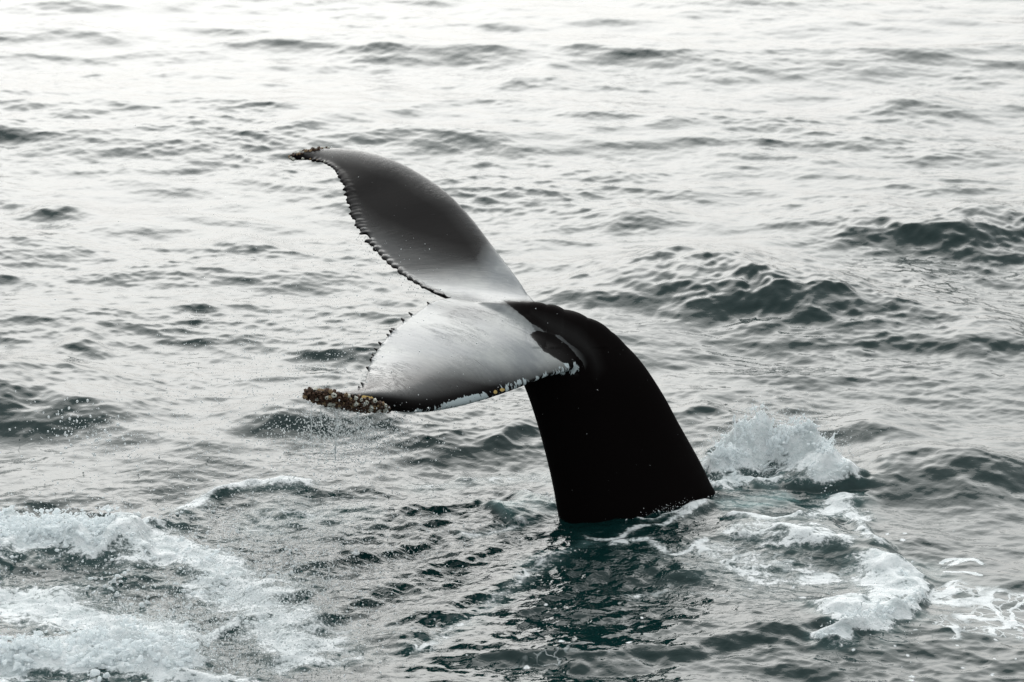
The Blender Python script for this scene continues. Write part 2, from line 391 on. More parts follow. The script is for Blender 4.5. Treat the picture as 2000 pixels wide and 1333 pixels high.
# breaking front at lower right
stroke([(1560, 1262), (1640, 1255), (1710, 1232), (1770, 1190), (1790, 1150), (1760, 1105)], .10, 1.12, 0, .8, 1.1, .05)
stroke([(1600, 1235), (1690, 1205), (1740, 1150), (1700, 1090)], .27, .74, .8, .8, .8, .02)
# splash crown right of the tail
stroke([(1370, 930), (1430, 920), (1500, 905), (1570, 915), (1630, 935), (1640, 965)], .19, 1.2, 0, .9, 1.8, .14, .06)
stroke([(1430, 915), (1500, 895), (1570, 905), (1620, 930)], .10, 1.2, 0, 1, 2.0, .12, .1)
stroke([(1390, 965), (1450, 942), (1540, 950)], .12, .8, .6, .9, 1.0, .02)
stroke([(1395, 1000), (1470, 990), (1560, 968)], .10, .0, .3, 1.0, .2)
stroke([(1400, 1010), (1520, 1030), (1620, 1005), (1650, 960)], .13, .70, .8, .7, .8, .02)
stroke([(1400, 1040), (1550, 1060), (1700, 1085)], .24, .62, .9, .4, .5)
stroke([(1350, 1060), (1450, 1110), (1620, 1130), (1740, 1120)], .30, .50, .9, .3, .5)
stroke([(1200, 1170), (1330, 1150), (1480, 1180)], .14, .36, .7, .08, .3)
stroke([(1120, 1045), (1190, 1062), (1250, 1040), (1320, 1025), (1400, 985)], .050, .62, .5, .2, .3)
stroke([(1110, 1018), (1200, 1014), (1290, 1024), (1400, 985)], .024, .62, .5, .3, .2, .01)
stroke([(1170, 1080), (1260, 1065), (1330, 1090), (1400, 1050)], .05, .62, .8, .25, .3)
stroke([(1600, 968), (1660, 1000), (1690, 1050), (1735, 1095)], .11, .66, .9, .5, .8, .01)
# slicks of lace foam in the right corner
stroke([(1790, 1150), (1880, 1170), (1960, 1190), (2080, 1180)], .34, .10, 1.25, .1, .1)
stroke([(1830, 1240), (1920, 1230), (2060, 1225)], .22, .1, 1.1, .1, .1)
stroke([(1830, 1105), (1900, 1090), (1930, 1110)], .035, .55, .5, .1)
# left: foam boil
stroke([(-200, 1065), (0, 1062), (120, 1065), (240, 1100)], .30, 1.05, 0, .9, 1.5, .09)
stroke([(-200, 1040), (40, 1035), (150, 1040), (330, 1042)], .14, .9, 0, .8, 1.3, .05)
stroke([(-200, 1318), (60, 1308), (220, 1300), (420, 1345)], .34, 1.15, 0, .9, 1.5, .08)
stroke([(-200, 1400), (100, 1400), (300, 1400), (560, 1400)], .30, 1.1, 0, .9, 1.5, .03)
stroke([(-200, 1150), (60, 1175), (220, 1215), (420, 1240)], .32, .80, .7, .6, .9, .0)
stroke([(240, 1060), (380, 1090), (440, 1150)], .34, .84, .6, .6, 1.0, .02)
stroke([(330, 1015), (420, 975), (500, 960), (640, 965)], .09, .68, .3, .5, .5, .03)
stroke([(330, 1170), (450, 1160), (540, 1240), (620, 1330)], .38, .70, .6, .5, .9)
stroke([(450, 1040), (620, 1010), (760, 1000)], .26, .28, .6, .35, .7)
stroke([(300, 1275), (420, 1240), (480, 1210)], .1, .8, .3, .6, .8, .02)
stroke([(780, 965), (900, 945), (1050, 930), (1090, 960)], .14, .42, .8, .35, .4)
stroke([(960, 1015), (1030, 1000), (1085, 985)], .16, .16, .6, 1.0, .5, .05)
stroke([(1030, 970), (1085, 985)], .08, .85, .4, .7, .5)
stroke([(880, 1050), (960, 1042), (1040, 1024)], .05, .6, .4, .5)
stroke([(760, 1290), (870, 1245), (960, 1190), (1080, 1100), (1140, 1070)], .09, .42, .8, .3, .2)
stroke([(700, 1240), (840, 1240), (920, 1215)], .16, .32, .8, .1, .2)
stroke([(1000, 1130), (1080, 1095), (1180, 1060)], .07, .3, .5, .45, .2)
stroke([(900, 1290), (1080, 1300), (1250, 1290)], .2, .22, .6, .0, .3)
# loose flecks of foam drifting on the water
for _ in range(44):
    a_, b_ = random.choice([(random.uniform(1640, 2000), random.uniform(1180, 1333)), (random.uniform(700, 1300), random.uniform(1180, 1330)), (random.uniform(1400, 1900), random.uniform(1000, 1200))])
    gx, gy = G(a_, b_); sx_, sy_ = random.uniform(.012, .035), random.uniform(.012, .035)
    mm = np.where((np.abs(xa - gx) < .15) & (np.abs(ya - gy) < .15))[0]
    foam[mm] = np.maximum(foam[mm], .78 * np.exp(-(((xa[mm] - gx + .3 * (ya[mm] - gy) * random.uniform(-1, 1)) / sx_) ** 2 + ((ya[mm] - gy) / sy_) ** 2)))
stroke([(1832, 1100), (1860, 1090), (1905, 1092), (1925, 1104)], .022, .95, 0, .1)
stroke([(1835, 1112), (1880, 1112), (1922, 1124)], .018, .9, 0, .1)
boil = np.exp(-(((xa - G(1180, 1130)[0]) / 1.5) ** 2 + ((ya - 18.2) / 1.3) ** 2)) + .9 * np.exp(-(((xa - G(430, 1150)[0]) / 1.3) ** 2 + ((ya - 18.1) / 1.3) ** 2))
boil = np.clip(boil, 0, 1)
# far to near: the open sea
ridged = (np.abs(Tn[0]) / 0.012)                       # billows of foam
bill = np.clip(ridged, 0, 3.2)
hh = A[0] * wa * (1 - .35 * boil) + Bz[0] * wb * (1 + .5 * boil) + add
hh += turb * (bill - .7) * 0.022 * np.clip(foam + .35, 0, 1)
hh += boil * Tn[0] * 0.36 * wb
h[ia] = hh
ox[ia] = -(A[1] * wa + Bz[1] * wb) * -1.0; oy[ia] = -(A[2] * wa + Bz[2] * wb) * -1.0
# spiky throws of the splash crown
spike = np.zeros(len(xa))
print('slope check', np.std(A[0]), np.std(Bz[0]), np.std(Tn[0]))
verts = np.stack([x + ox, yv + oy, h], 1)
ii, jj = np.meshgrid(np.arange(NYT - 1), np.arange(NXT - 1), indexing='ij')
q0 = (ii * NXT + jj).ravel(); faces = np.stack([q0, q0 + 1, q0 + NXT + 1, q0 + NXT], 1)
sea = mesh_obj('sea_water', verts, faces, WATER)
sea['kind'] = 'structure'; sea['label'] = 'grey green choppy sea with foam round the whale tail'
def full(v, d=0.0):
    o = np.full(len(x), d); o[ia] = v; return o
attr(sea.data, 'foam', full(foam)); attr(sea.data, 'lace', full(lace)); attr(sea.data, 'aerated', full(np.clip(aer, 0, 1)))
attr(sea.data, 'chop', full(0.20 + .8 * boil, 0.3))
grid_h = None
def sea_z(px_, py_):
    """height of the sea near a ground point (coarse lookup)"""
    j = np.clip(np.searchsorted(y, py_), 1, NYT - 1); i = np.clip(np.searchsorted(u * max(py_, 12.0), px_), 1, NXT - 1)
    return h[j * NXT + i]

# ------------------------------------------------------------------ whale tail
def spline(pts, n):
    p = np.array(pts, float); d = np.r_[0, np.cumsum(np.linalg.norm(np.diff(p[:, :3], axis=0), axis=1) ** 0.7)]
    d /= d[-1]; tt = np.linspace(0, 1, n); out = np.zeros((n, p.shape[1]))
    for k, t in enumerate(tt):
        i = min(np.searchsorted(d, t, side='right') - 1, len(p) - 2); s = (t - d[i]) / (d[i + 1] - d[i])
        p1, p2 = p[i], p[i + 1]
        m1 = (p2 - p[i - 1]) / (d[i + 1] - d[i - 1]) if i > 0 else (p2 - p1) / (d[i + 1] - d[i])
        m2 = (p[i + 2] - p1) / (d[i + 2] - d[i]) if i + 2 < len(p) else (p2 - p1) / (d[i + 1] - d[i])
        dt = d[i + 1] - d[i]
        out[k] = (2 * s ** 3 - 3 * s ** 2 + 1) * p1 + (s ** 3 - 2 * s ** 2 + s) * m1 * dt + (-2 * s ** 3 + 3 * s ** 2) * p2 + (s ** 3 - s ** 2) * m2 * dt
    return out
# fluke stations from the near tip to the far tip: leading px,py,Y  trailing px,py,Y  half thickness, camber
ST = [
 (594, 770, 16.95, 596, 766, 16.98, .022, .00),
 (612, 776, 16.96, 616, 768, 17.00, .046, .00),
 (645, 784, 16.98, 655, 768, 17.06, .058, .00),
 (700, 793, 17.08, 696, 762, 17.22, .064, .00),
 (760, 796, 17.22, 710, 752, 17.40, .064, .01),
 (820, 803, 17.42, 718, 728, 17.66, .062, .035),
 (885, 795, 17.68, 732, 694, 17.92, .066, .045),
 (945, 780, 17.94, 757, 660, 18.18, .066, .05),
 (1005, 760, 18.22, 788, 630, 18.45, .066, .05),
 (1065, 738, 18.48, 822, 606, 18.72, .068, .04),
 (1120, 722, 18.72, 852, 588, 18.90, .075, .03),
 (1130, 690, 18.95, 880, 584, 19.02, .085, .02),
 (1110, 650, 19.15, 868, 580, 19.14, .080, .02),
 (1050, 600, 19.38, 836, 566, 19.28, .068, .01),
 (1006, 540, 19.60, 796, 541, 19.46, .058, .00),
 (962, 482, 19.82, 755, 505, 19.66, .054, -.005),
 (922, 429, 20.04, 722, 467, 19.86, .050, -.01),
 (878, 382, 20.25, 704, 430, 20.05, .046, -.01),
 (826, 344, 20.45, 692, 396, 20.22, .042, -.01),
 (768, 314, 20.63, 682, 364, 20.38, .037, -.005),
 (706, 297, 20.79, 668, 340, 20.53, .031, .0),
 (650, 292, 20.91, 640, 320, 20.69, .030, .0),
 (605, 297, 20.99, 606, 313, 20.86, .030, .0),
 (578, 303, 21.04, 580, 312, 20.98, .032, .0),
 (566, 306, 21.06, 567, 310, 21.02, .018, .0)]
rows = [np.r_[P(*a[0:3]), P(*a[3:6]), a[6], a[7]] for a in ST]
NS, NC = 300, 34
S = spline(rows, NS)
cc = (1 - np.cos(np.linspace(0, np.pi, NC))) / 2                   # 0 leading, 1 trailing
def thick(c): return np.sqrt(np.clip(c, 0, 1)) * 2.35 * (1 - c) ** 1.15 + 0.12 * c
cumspan = np.r_[0, np.cumsum(np.linalg.norm(np.diff((S[:, :3] + S[:, 3:6]) / 2, axis=0), axis=1))]
def fluke_pt(k, c, up):
    """k station index (float), c chord fraction, up = +1 upper, -1 lower; also the outward normal"""
    k = min(max(k, 0), NS - 1.001); i = int(k); f = k - i
    r = S[i] * (1 - f) + S[i + 1] * f
    Lp, Tp = r[:3], r[3:6]; i0, i1 = max(i - 3, 0), min(i + 4, NS - 1)
    spn = (S[i1][:3] + S[i1][3:6] - S[i0][:3] - S[i0][3:6]); ch = Tp - Lp
    n = np.cross(spn, ch); n /= np.linalg.norm(n) + 1e-9
    if n[2] < 0: n = -n
    t = r[6] * thick(c) * up
    t = up * math.sqrt(t * t + 0.0075 ** 2)
    return Lp + ch * c + n * (t + r[7] * 4 * c * (1 - c)), n, ch
vv = []; info = []
for k in range(NS):
    for c in cc: vv.append(fluke_pt(k, c, 1)[0]); info.append((cumspan[k], c, 1))
    for c in cc[::-1]: vv.append(fluke_pt(k, c, -1)[0]); info.append((cumspan[k], c, -1))
vv = np.array(vv); info = np.array(info); M2 = 2 * NC
ff = []
for k in range(NS - 1):
    for c in range(M2):
        ff.append((k * M2 + c, k * M2 + (c + 1) % M2, (k + 1) * M2 + (c + 1) % M2, (k + 1) * M2 + c))
bmw = bmesh.new()
def bm_add(bm, V_, F_):
    vs = [bm.verts.new(v) for v in V_]
    for f_ in F_:
        try: bm.faces.new([vs[i] for i in f_])
        except ValueError: pass
ff.append(tuple(range(M2))[::-1]); ff.append(tuple((NS - 1) * M2 + i for i in range(M2)))
bm_add(bmw, vv, ff)
# stock: sections given by their belly edge and ridge edge
SEC = [  # belly px,py,Y  ridge px,py,Y  lateral half width, squareness
 (1150, 1330, 19.0, 1560, 1240, 19.7, .40),
 (1110, 1120, 19.0, 1470, 1070, 19.6, .38),
 (1091, 1010, 18.98, 1402, 972, 19.42, .35),
 (1076, 930, 18.96, 1365, 900, 19.36, .33),
 (1056, 850, 18.95, 1328, 834, 19.28, .31),
 (1036, 785, 18.94, 1292, 768, 19.20, .285),
 (1016, 735, 18.93, 1246, 702, 19.12, .26),
 (1000, 700, 18.92, 1194, 655, 19.06, .225),
 (985, 672, 18.92, 1140, 622, 19.02, .185),
 (965, 648, 18.93, 1090, 603, 19.00, .145),
 (940, 628, 18.95, 1040, 595, 18.99, .105),
 (915, 612, 18.97, 990, 592, 18.99, .065),
 (890, 598, 18.99, 940, 590, 19.0, .028)]
LAT = np.array([0.10, 0.985, 0.14]); LAT /= np.linalg.norm(LAT)
sec = spline([np.r_[P(*a[0:3]), P(*a[3:6]), a[6]] for a in SEC], 120)
sv = []; NR = 56; sinfo = []
for k in range(120):
    b, r_, w = sec[k][:3], sec[k][3:6], sec[k][6]; ctr = (b + r_) / 2; ax = (r_ - b) / 2
    for j in range(NR):
        a = 2 * math.pi * j / NR; ca, sa_ = math.cos(a), math.sin(a)
        kw = 1.0
        # the ridge and belly are keeled: width shrinks faster toward them
        wid = w * np.sign(sa_) * abs(sa_) ** 1.15
        rr = ca
        knuck = 0
        if ca > 0: knuck = 0.0 + 0.030 * max(0, ca) ** 10 * abs(math.sin(k * 0.22)) * sm(84, 88, k)
        sv.append(ctr + ax * rr + LAT * wid + ax / np.linalg.norm(ax) * knuck)
sf = []
for k in range(119):
    for j in range(NR): sf.append((k * NR + j, k * NR + (j + 1) % NR, (k + 1) * NR + (j + 1) % NR, (k + 1) * NR + j))
sf.append(tuple(range(NR))[::-1]); sf.append(tuple(119 * NR + j for j in range(NR)))
bm_add(bmw, sv, sf)
# knobs along the trailing edges
def blob(bm, c, ax1, ax2, ax3, n=10, m=6):
    V_ = [c + ax1]; F_ = []
    for i in range(1, m):
        for j in range(n):
            p, q = math.pi * i / m, 2 * math.pi * j / n
            V_.append(c + ax1 * math.cos(p) + (ax2 * math.cos(q) + ax3 * math.sin(q)) * math.sin(p))
    V_.append(c - ax1)
    for j in range(n): F_.append((0, 1 + j, 1 + (j + 1) % n))
    for i in range(m - 2):
        for j in range(n): a = 1 + i * n; F_.append((a + j, a + n + j, a + n + (j + 1) % n, a + (j + 1) % n))
    a = 1 + (m - 2) * n
    for j in range(n): F_.append((a + j, len(V_) - 1, a + (j + 1) % n))
    bm_add(bm, V_, F_)
knob_pts = []
k = 24.0
while k < NS - 14:
    if random.random() < .06: k += random.uniform(1.5, 3.5); continue
    p, n, ch = fluke_pt(k, 1.0, 1); chn = ch / np.linalg.norm(ch); w_ = np.cross(n, chn)
    ci = k / NS
    near_side = ci < 0.45
    mid = abs(ci - 0.46)
    if 0.42 < ci < 0.50: k += 3; continue
    # far fluke: fingers near the tip, long low beads near the notch; near fluke: separate beads
    if near_side: ln, wd, stp, skip = random.uniform(.012, .024), random.uniform(.009, .015), random.choice([2.0, 2.6, 3.4, 5, 8]), random.random() < .15
    else:
        e = sm(.5, .75, ci); ln = random.uniform(.012, .02) * (1 - e) + random.uniform(.028, .050) * e
        wd = (random.uniform(.03, .06) * (1 - e) + random.uniform(.014, .026) * e); stp = wd * 78 + .8; skip = False
        if ci > .9: ln *= .55
    if not skip:
        c_ = p + chn * ln * (0.6 if near_side else 0.45)
        blob(bmw, c_, chn * ln, w_ * wd, n * random.uniform(.010, .014)); knob_pts.append(c_)
    k += stp
me0 = bpy.data.meshes.new('raw'); bmesh.ops.recalc_face_normals(bmw, faces=bmw.faces[:]); bmw.to_mesh(me0); bmw.free()
tmp = bpy.data.objects.new('raw', me0); COL.objects.link(tmp)
rm = tmp.modifiers.new('r', 'REMESH'); rm.mode = 'VOXEL'; rm.voxel_size = 0.0085
dg = bpy.context.evaluated_depsgraph_get(); ev = tmp.evaluated_get(dg); body = bpy.data.meshes.new_from_object(ev)
bpy.data.objects.remove(tmp)
nv = len(body.vertices); V = np.zeros(nv * 3); body.vertices.foreach_get('co', V); V = V.reshape(-1, 3)
E = np.zeros(len(body.edges) * 2, dtype=np.int64); body.edges.foreach_get('vertices', E); E = E.reshape(-1, 2)
deg = np.bincount(E.ravel(), minlength=nv).astype(float)
px_, py_ = pix(V)
def lap(V):
    o = np.zeros_like(V)
    for c in range(3): o[:, c] = np.bincount(E[:, 0], V[E[:, 1], c], nv) + np.bincount(E[:, 1], V[E[:, 0], c], nv)
    return o / deg[:, None] - V
for _ in range(3): V += .5 * lap(V)
# blend where flukes grow out of the stock
Cj = P(1085, 668, 18.97)
dj = np.sqrt(((V[:, 0] - Cj[0]) / .42) ** 2 + ((V[:, 1] - Cj[1]) / .52) ** 2 + ((V[:, 2] - Cj[2]) / .34) ** 2)
wj = np.clip(1.35 - dj, 0, 1)[:, None]
for _ in range(70): V += .5 * wj * lap(V)
for _ in range(5): V += .5 * np.where(px_ > 1000, 1, 0)[:, None] * lap(V)
body.vertices.foreach_set('co', V.astype(np.float32).ravel()); body.update()
nrm = np.zeros(nv * 3, np.float32); body.vertices.foreach_get('normal', nrm); nrm = nrm.reshape(-1, 3)
px_, py_ = pix(V)
def inpoly(poly):
    """signed distance to a patch outline, positive inside"""
    d = np.full(nv, 1e9); ins = np.zeros(nv, bool); n = len(poly)
    for i in range(n):
        x1, y1 = poly[i]; x2, y2 = poly[(i + 1) % n]; L2 = (x2 - x1) ** 2 + (y2 - y1) ** 2
        t = np.clip(((px_ - x1) * (x2 - x1) + (py_ - y1) * (y2 - y1)) / L2, 0, 1)
        d = np.minimum(d, np.hypot(px_ - x1 - t * (x2 - x1), py_ - y1 - t * (y2 - y1)))
        c = ((y1 > py_) != (y2 > py_)) & (px_ < (x2 - x1) * (py_ - y1) / (y2 - y1 + 1e-9) + x1); ins ^= c
    return np.where(ins, d, -d)
def patch(poly, soft): return np.clip(.5 + inpoly(poly) / (2 * soft), 0, 1)
# folds where the near fluke leaves the stock, knuckles along the ridge
upw = np.clip(nrm[:, 2], 0, 1)
V += nrm * (0.016 * patch([(1030, 622), (1070, 648), (1100, 660), (1140, 700), (1155, 745), (1140, 740), (1118, 692), (1085, 664), (1045, 645)], 8)[:, None] - .006 * patch([(1036, 651), (1085, 668), (1137, 730), (1124, 722), (1060, 682)], 8)[:, None]) * upw[:, None]
wr = np.clip((nrm @ np.array([.45, 0, .9]) - .45) / .4, 0, 1) * sm(1015, 1050, px_) * sm(1215, 1180, px_) * (px_ - 1000 > (py_ - 615) * .6) * (py_ < 680)
ph = np.interp(px_, [1030, 1068, 1102, 1148, 1195, 1240], [0, 1, 2, 3, 4, 5])
V += nrm * (wr * .011 * (np.abs(np.sin(np.pi * ph)) ** .6 - .5))[:, None]
V += .4 * lap(V)
body.vertices.foreach_set('co', V.astype(np.float32).ravel()); body.update()
for p_ in body.polygons: p_.use_smooth = True
# tell each vertex where on the tail it sits
kd = kdtree.KDTree(len(vv))
for i, v in enumerate(vv): kd.insert(v, i)
kd.balance()
idx = np.zeros(nv, int); dist = np.zeros(nv)
for i in range(nv):
    _, idx[i], dist[i] = kd.find(V[i])
spn_, chd_, sid_ = info[idx, 0], info[idx, 1], info[idx, 2]
def lap1(a): return (np.bincount(E[:, 0], a[E[:, 1]], nv) + np.bincount(E[:, 1], a[E[:, 0]], nv)) / deg - a
for _ in range(12): spn_ = spn_ + .6 * lap1(spn_); chd_ = chd_ + .6 * lap1(chd_)
nrm = np.zeros(nv * 3, np.float32); body.vertices.foreach_get('normal', nrm); nrm = nrm.reshape(-1, 3)
px_, py_ = pix(V)
mid = cumspan[int(NS * 0.455)]; total = cumspan[-1]; sg = spn_ - mid     # <0 near fluke, >0 far fluke
upf = sm(0.05, 0.45, nrm[:, 2]); onf = sm(.07, .02, dist)
def inpoly(poly):
    """signed softness of a patch outline, in pixels (positive inside)"""
    d = np.full(nv, 1e9); ins = np.zeros(nv, bool); n = len(poly)
    for i in range(n):
        x1, y1 = poly[i]; x2, y2 = poly[(i + 1) % n]; L2 = (x2 - x1) ** 2 + (y2 - y1) ** 2
        t = np.clip(((px_ - x1) * (x2 - x1) + (py_ - y1) * (y2 - y1)) / L2, 0, 1)
        d = np.minimum(d, np.hypot(px_ - x1 - t * (x2 - x1), py_ - y1 - t * (y2 - y1)))
        c = ((y1 > py_) != (y2 > py_)) & (px_ < (x2 - x1) * (py_ - y1) / (y2 - y1 + 1e-9) + x1); ins ^= c
    return np.where(ins, d, -d)
def patch(poly, soft): return np.clip(.5 + inpoly(poly) / (2 * soft), 0, 1)
near_f = patch([(690, 738), (690, 700), (760, 600), (860, 560), (960, 560), (1050, 600), (1110, 690), (1126, 718), (1050, 733), (960, 730), (900, 718), (820, 713), (740, 726)], 26)  # pale pigment plus painted sky reflection, fading softly toward the lower edge
far_root = patch([(820, 590), (790, 545), (860, 540), (940, 530), (965, 485), (1010, 500), (1090, 610), (1000, 600), (900, 600)], 26)
far_mid = .15 * patch([(880, 590), (800, 560), (720, 470), (740, 465), (800, 500), (880, 520), (950, 520), (960, 600)], 30) + .10 * patch([(600, 280), (720, 280), (900, 370), (1010, 520), (960, 500), (890, 400), (800, 340), (700, 305), (620, 300)], 12)  # grey gradient, plus the leading edge painted lighter as a grazing reflection
pale = np.where(sg < 0, np.maximum(near_f, far_root), np.maximum(far_root, far_mid)) * sm(0, .35, nrm[:, 2]) * onf
dark = np.maximum(patch([(984, 588), (1050, 588), (1130, 620), (1200, 700), (1150, 700), (1092, 655), (1068, 650), (1035, 630), (1008, 608)], 5), patch([(1034, 654), (1048, 645), (1078, 652), (1108, 674), (1138, 708), (1152, 755), (1124, 725), (1095, 706), (1062, 686)], 5))  # root folds turned from the light, their shade painted as black skin
strip = patch([(1040, 634), (1070, 652), (1095, 658), (1135, 695), (1150, 735), (1142, 735), (1118, 690), (1085, 664), (1050, 649)], 5)  # grey sheen between the folds, painted by capping the pale tone
grey_c = patch([(860, 600), (930, 590), (975, 605), (960, 625), (880, 622)], 16)
pale = np.maximum(pale * (1 - .5 * grey_c), 0); pale = np.where(strip > .3, np.minimum(pale, .45), pale)
edge = np.maximum(sm(.988, .996, chd_), sm(.010, .014, dist) * (chd_ > .9)) * (px_ < 880)
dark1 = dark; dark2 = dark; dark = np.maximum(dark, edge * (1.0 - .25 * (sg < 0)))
brush = patch([(600, 300), (700, 306), (780, 335), (880, 400), (938, 470), (930, 508), (880, 495), (800, 470), (730, 440), (660, 380)], 24) * (sg > 0)
dark = np.maximum(dark, brush)
lead = sm(.30, .04, chd_ * np.where(sid_ > 0, 1, 1.2)) * (sg < -.05) * onf
band = patch([(742, 800), (800, 802), (860, 786), (930, 768), (1000, 744), (1060, 730), (1110, 704), (1140, 712), (1130, 745), (1050, 765), (940, 805), (860, 822), (742, 826)], 5)
scar = band * onf * (0.44 + .42 * np.exp(-((px_ - 905) / 45) ** 2) * (py_ > np.interp(px_, [860, 950], [778, 765])) + .46 * (py_ > np.interp(px_, [740, 860, 930], [790, 788, 770])) * (px_ < 950) + .24 * (px_ > 960))
ochre = np.maximum(np.exp(-(((px_ - 968) / 5) ** 2 + ((py_ - 766) / 5) ** 2)), np.exp(-(((px_ - 981) / 6) ** 2 + ((py_ - 762) / 4) ** 2)))
ochre = np.maximum(ochre, .9 * np.exp(-(((px_ - 712) / 22) ** 2 + ((py_ - 778) / 7) ** 2)))
film = np.clip(onf * upf, 0, 1) * np.where(sg > 0, 1 - .65 * brush, 1) * (1 - .7 * strip) * (1 - .9 * np.maximum(dark1, dark2))
film = np.maximum(film * sm(.35, .85, nrm[:, 2]), onf * .22)
sheen = patch([(1040, 612), (1080, 622), (1130, 645), (1165, 680), (1178, 720), (1165, 740), (1150, 700), (1110, 668), (1070, 645)], 10)
film = np.where(px_ > 1000, film * sm(1150, 1080, px_ + (700 - py_) * -.25), film)
film = np.maximum(film, .45 * sheen)
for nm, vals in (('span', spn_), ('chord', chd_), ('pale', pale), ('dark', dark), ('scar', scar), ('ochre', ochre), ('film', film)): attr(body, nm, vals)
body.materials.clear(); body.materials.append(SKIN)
print('whale verts', nv, 'span total', total)
whale = bpy.data.objects.new('whale', None); COL.objects.link(whale)
base = P(1245, 1000, 19.2); whale.location = base
whale['label'] = 'black humpback whale tail with raised flukes and barnacled tips rising from the sea'
whale['category'] = 'whale'
bo = bpy.data.objects.new('tail', body); COL.objects.link(bo); bo.parent = whale; bo.matrix_parent_inverse = Matrix.Translation(-Vector(base))

# barnacles
def barnacle_mesh(name, mat, hole=.5, tall=.75):
    bm = bmesh.new(); n = 9; rings = []
    for rad, z in ((1.0, -.25), (.92, .15), (.62, tall), (hole * .8, tall * .97), (hole * .55, tall * .35)):
        rings.append([bm.verts.new((rad * math.cos(2 * math.pi * j / n) * (1 + .12 * ((j * 7) % 3 - 1)), rad * math.sin(2 * math.pi * j / n) * (1 + .1 * ((j * 5) % 3 - 1)), z + .06 * ((j * 4) % 3))) for j in range(n)])
    for a, b in zip(rings[:-1], rings[1:]):
        for j in range(n): f_ = bm.faces.new((a[j], a[(j + 1) % n], b[(j + 1) % n], b[j]))
    f_ = bm.faces.new(rings[-1]); f_.material_index = 1
    for f2 in bm.faces:
        if all(v in rings[3] + rings[4] for v in f2.verts): f2.material_index = 1
    me = bpy.data.meshes.new(name); bm.to_mesh(me); bm.free(); me.materials.append(mat); me.materials.append(B_DARK); return me
BM = {'brown': barnacle_mesh('brown_barnacle', B_BROWN, .55, .9), 'tan': barnacle_mesh('tan_barnacle', B_TAN, .4, .7), 'white': barnacle_mesh('white_barnacle', B_WHITE, .35, .6)}
placed = []
def put_barnacle(p, n, r, kind):
    for q, r2 in placed:
        if np.linalg.norm(p - q) < .62 * (r + r2): return False
    placed.append((p, r))
    o = bpy.data.objects.new('barnacle', BM[kind]); COL.objects.link(o)
    o.parent = whale; o.matrix_parent_inverse = Matrix.Translation(-Vector(base))
    n = np.array(n) + rng.normal(0, .22, 3)
    q = Vector(n).to_track_quat('Z', 'Y')
    o.location = Vector(p); o.rotation_euler = (q @ Matrix.Rotation(random.uniform(0, 6.28), 3, 'Z').to_quaternion()).to_euler()
    o.scale = (r, r * random.uniform(.8, 1.1), r * random.uniform(.9, 1.5)); return True
# near tip: candidate places are the body's own vertices that face outward there
cand = np.where((px_ > 592) & (px_ < 732 + 34 * rng.random(nv) ** 3) & (V[:, 1] < 17.6) & (sg < 0))[0]
view = np.array([0, 0, H]) - V; view /= np.linalg.norm(view, axis=1)[:, None]
facing = (nrm * view).sum(1)
top = np.interp(px_, [592, 640, 700, 745], [760, 764, 774, 786])
cand = cand[(facing[cand] > -.25) & (py_[cand] > top[cand])]
rng.shuffle(cand); cnt = 0
for i in cand:
    if cnt >= 235: break
    a = (px_[i] - 592) / 150
    kind = random.choices(['brown', 'tan', 'white'], [1 - .35 * a, .12, .06 + .42 * a])[0]
    r = random.uniform(.0095, .0165) if kind != 'white' else random.uniform(.013, .021)
    if put_barnacle(V[i], nrm[i], r, kind): cnt += 1
cand = np.where((px_ < 665) & (V[:, 1] > 20.4))[0]
cand = cand[(py_[cand] < np.interp(px_[cand], [560, 600, 640, 665], [312, 298, 290, 288])) | (px_[cand] < 574)]
rng.shuffle(cand); c2 = 0
for i in cand:
    if c2 >= 50: break
    if put_barnacle(V[i], nrm[i], random.uniform(.008, .014), random.choices(['brown', 'tan', 'white'], [.4, .4, .25])[0]): c2 += 1
tr_edge = [fluke_pt(k_, 1.0, 1) for k_ in np.linspace(NS * .90, NS * .97, 6)]
for p, n, ch in tr_edge:
    put_barnacle(p, -np.array([0, 1, .2]), random.uniform(.008, .013), random.choice(['tan', 'white']))
print('barnacles', len(placed))

# ------------------------------------------------------------------ spray: drops and froth (nobody could count them)
def ico(sub=0):
    bm = bmesh.new(); bmesh.ops.create_icosphere(bm, subdivisions=sub + 1, radius=1.0)
    v_ = np.array([v.co[:] for v in bm.verts]); f_ = np.array([[v.index for v in f.verts] for f in bm.faces]); bm.free(); return v_, f_
def scatter(name, C_, Rr, mat, label, stretch=None, sub=0):
    v_, f_ = ico(sub); n = len(C_); C_ = np.asarray(C_); Rr = np.asarray(Rr)
    sc = np.ones((n, 3)) if stretch is None else stretch
    VV = C_[:, None, :] + v_[None] * Rr[:, None, None] * sc[:, None, :]
    FF = (f_[None] + (np.arange(n) * len(v_))[:, None, None]).reshape(-1, 3)
    o = mesh_obj(name, VV.reshape(-1, 3), FF, mat); o['kind'] = 'stuff'; o['label'] = label; return o
pts = []; rad = []
def cloud(n, px, py, ysd, spx, spy, r0, r1, up=0.0, mode='surf', rp=3.0):
    """drops spread round a place; surf = thrown up from the water there, air = falling past it"""
    for _ in range(n):
        a, b = random.gauss(px, spx), random.gauss(py, spy)
        if mode == 'surf':
            gx, gy = G(a, b); z = sea_z(gx, gy) + abs(random.gauss(0, up)) + .003
            p = np.array([gx, gy, z])
        else:
            p = P(a, b, random.gauss(ysd, up))
            if p[2] < .02: continue
        pts.append(p); rad.append(r0 + (r1 - r0) * random.random() ** rp)
cloud(6500, 520, 1160, 0, 125, 95, .0020, .0075, .10)
cloud(3200, 430, 1270, 0, 150, 60, .0020, .0075, .10)
cloud(1200, 640, 1030, 0, 150, 40, .002, .007, .08)
cloud(1500, 120, 1120, 0, 160, 90, .002, .0075, .12)
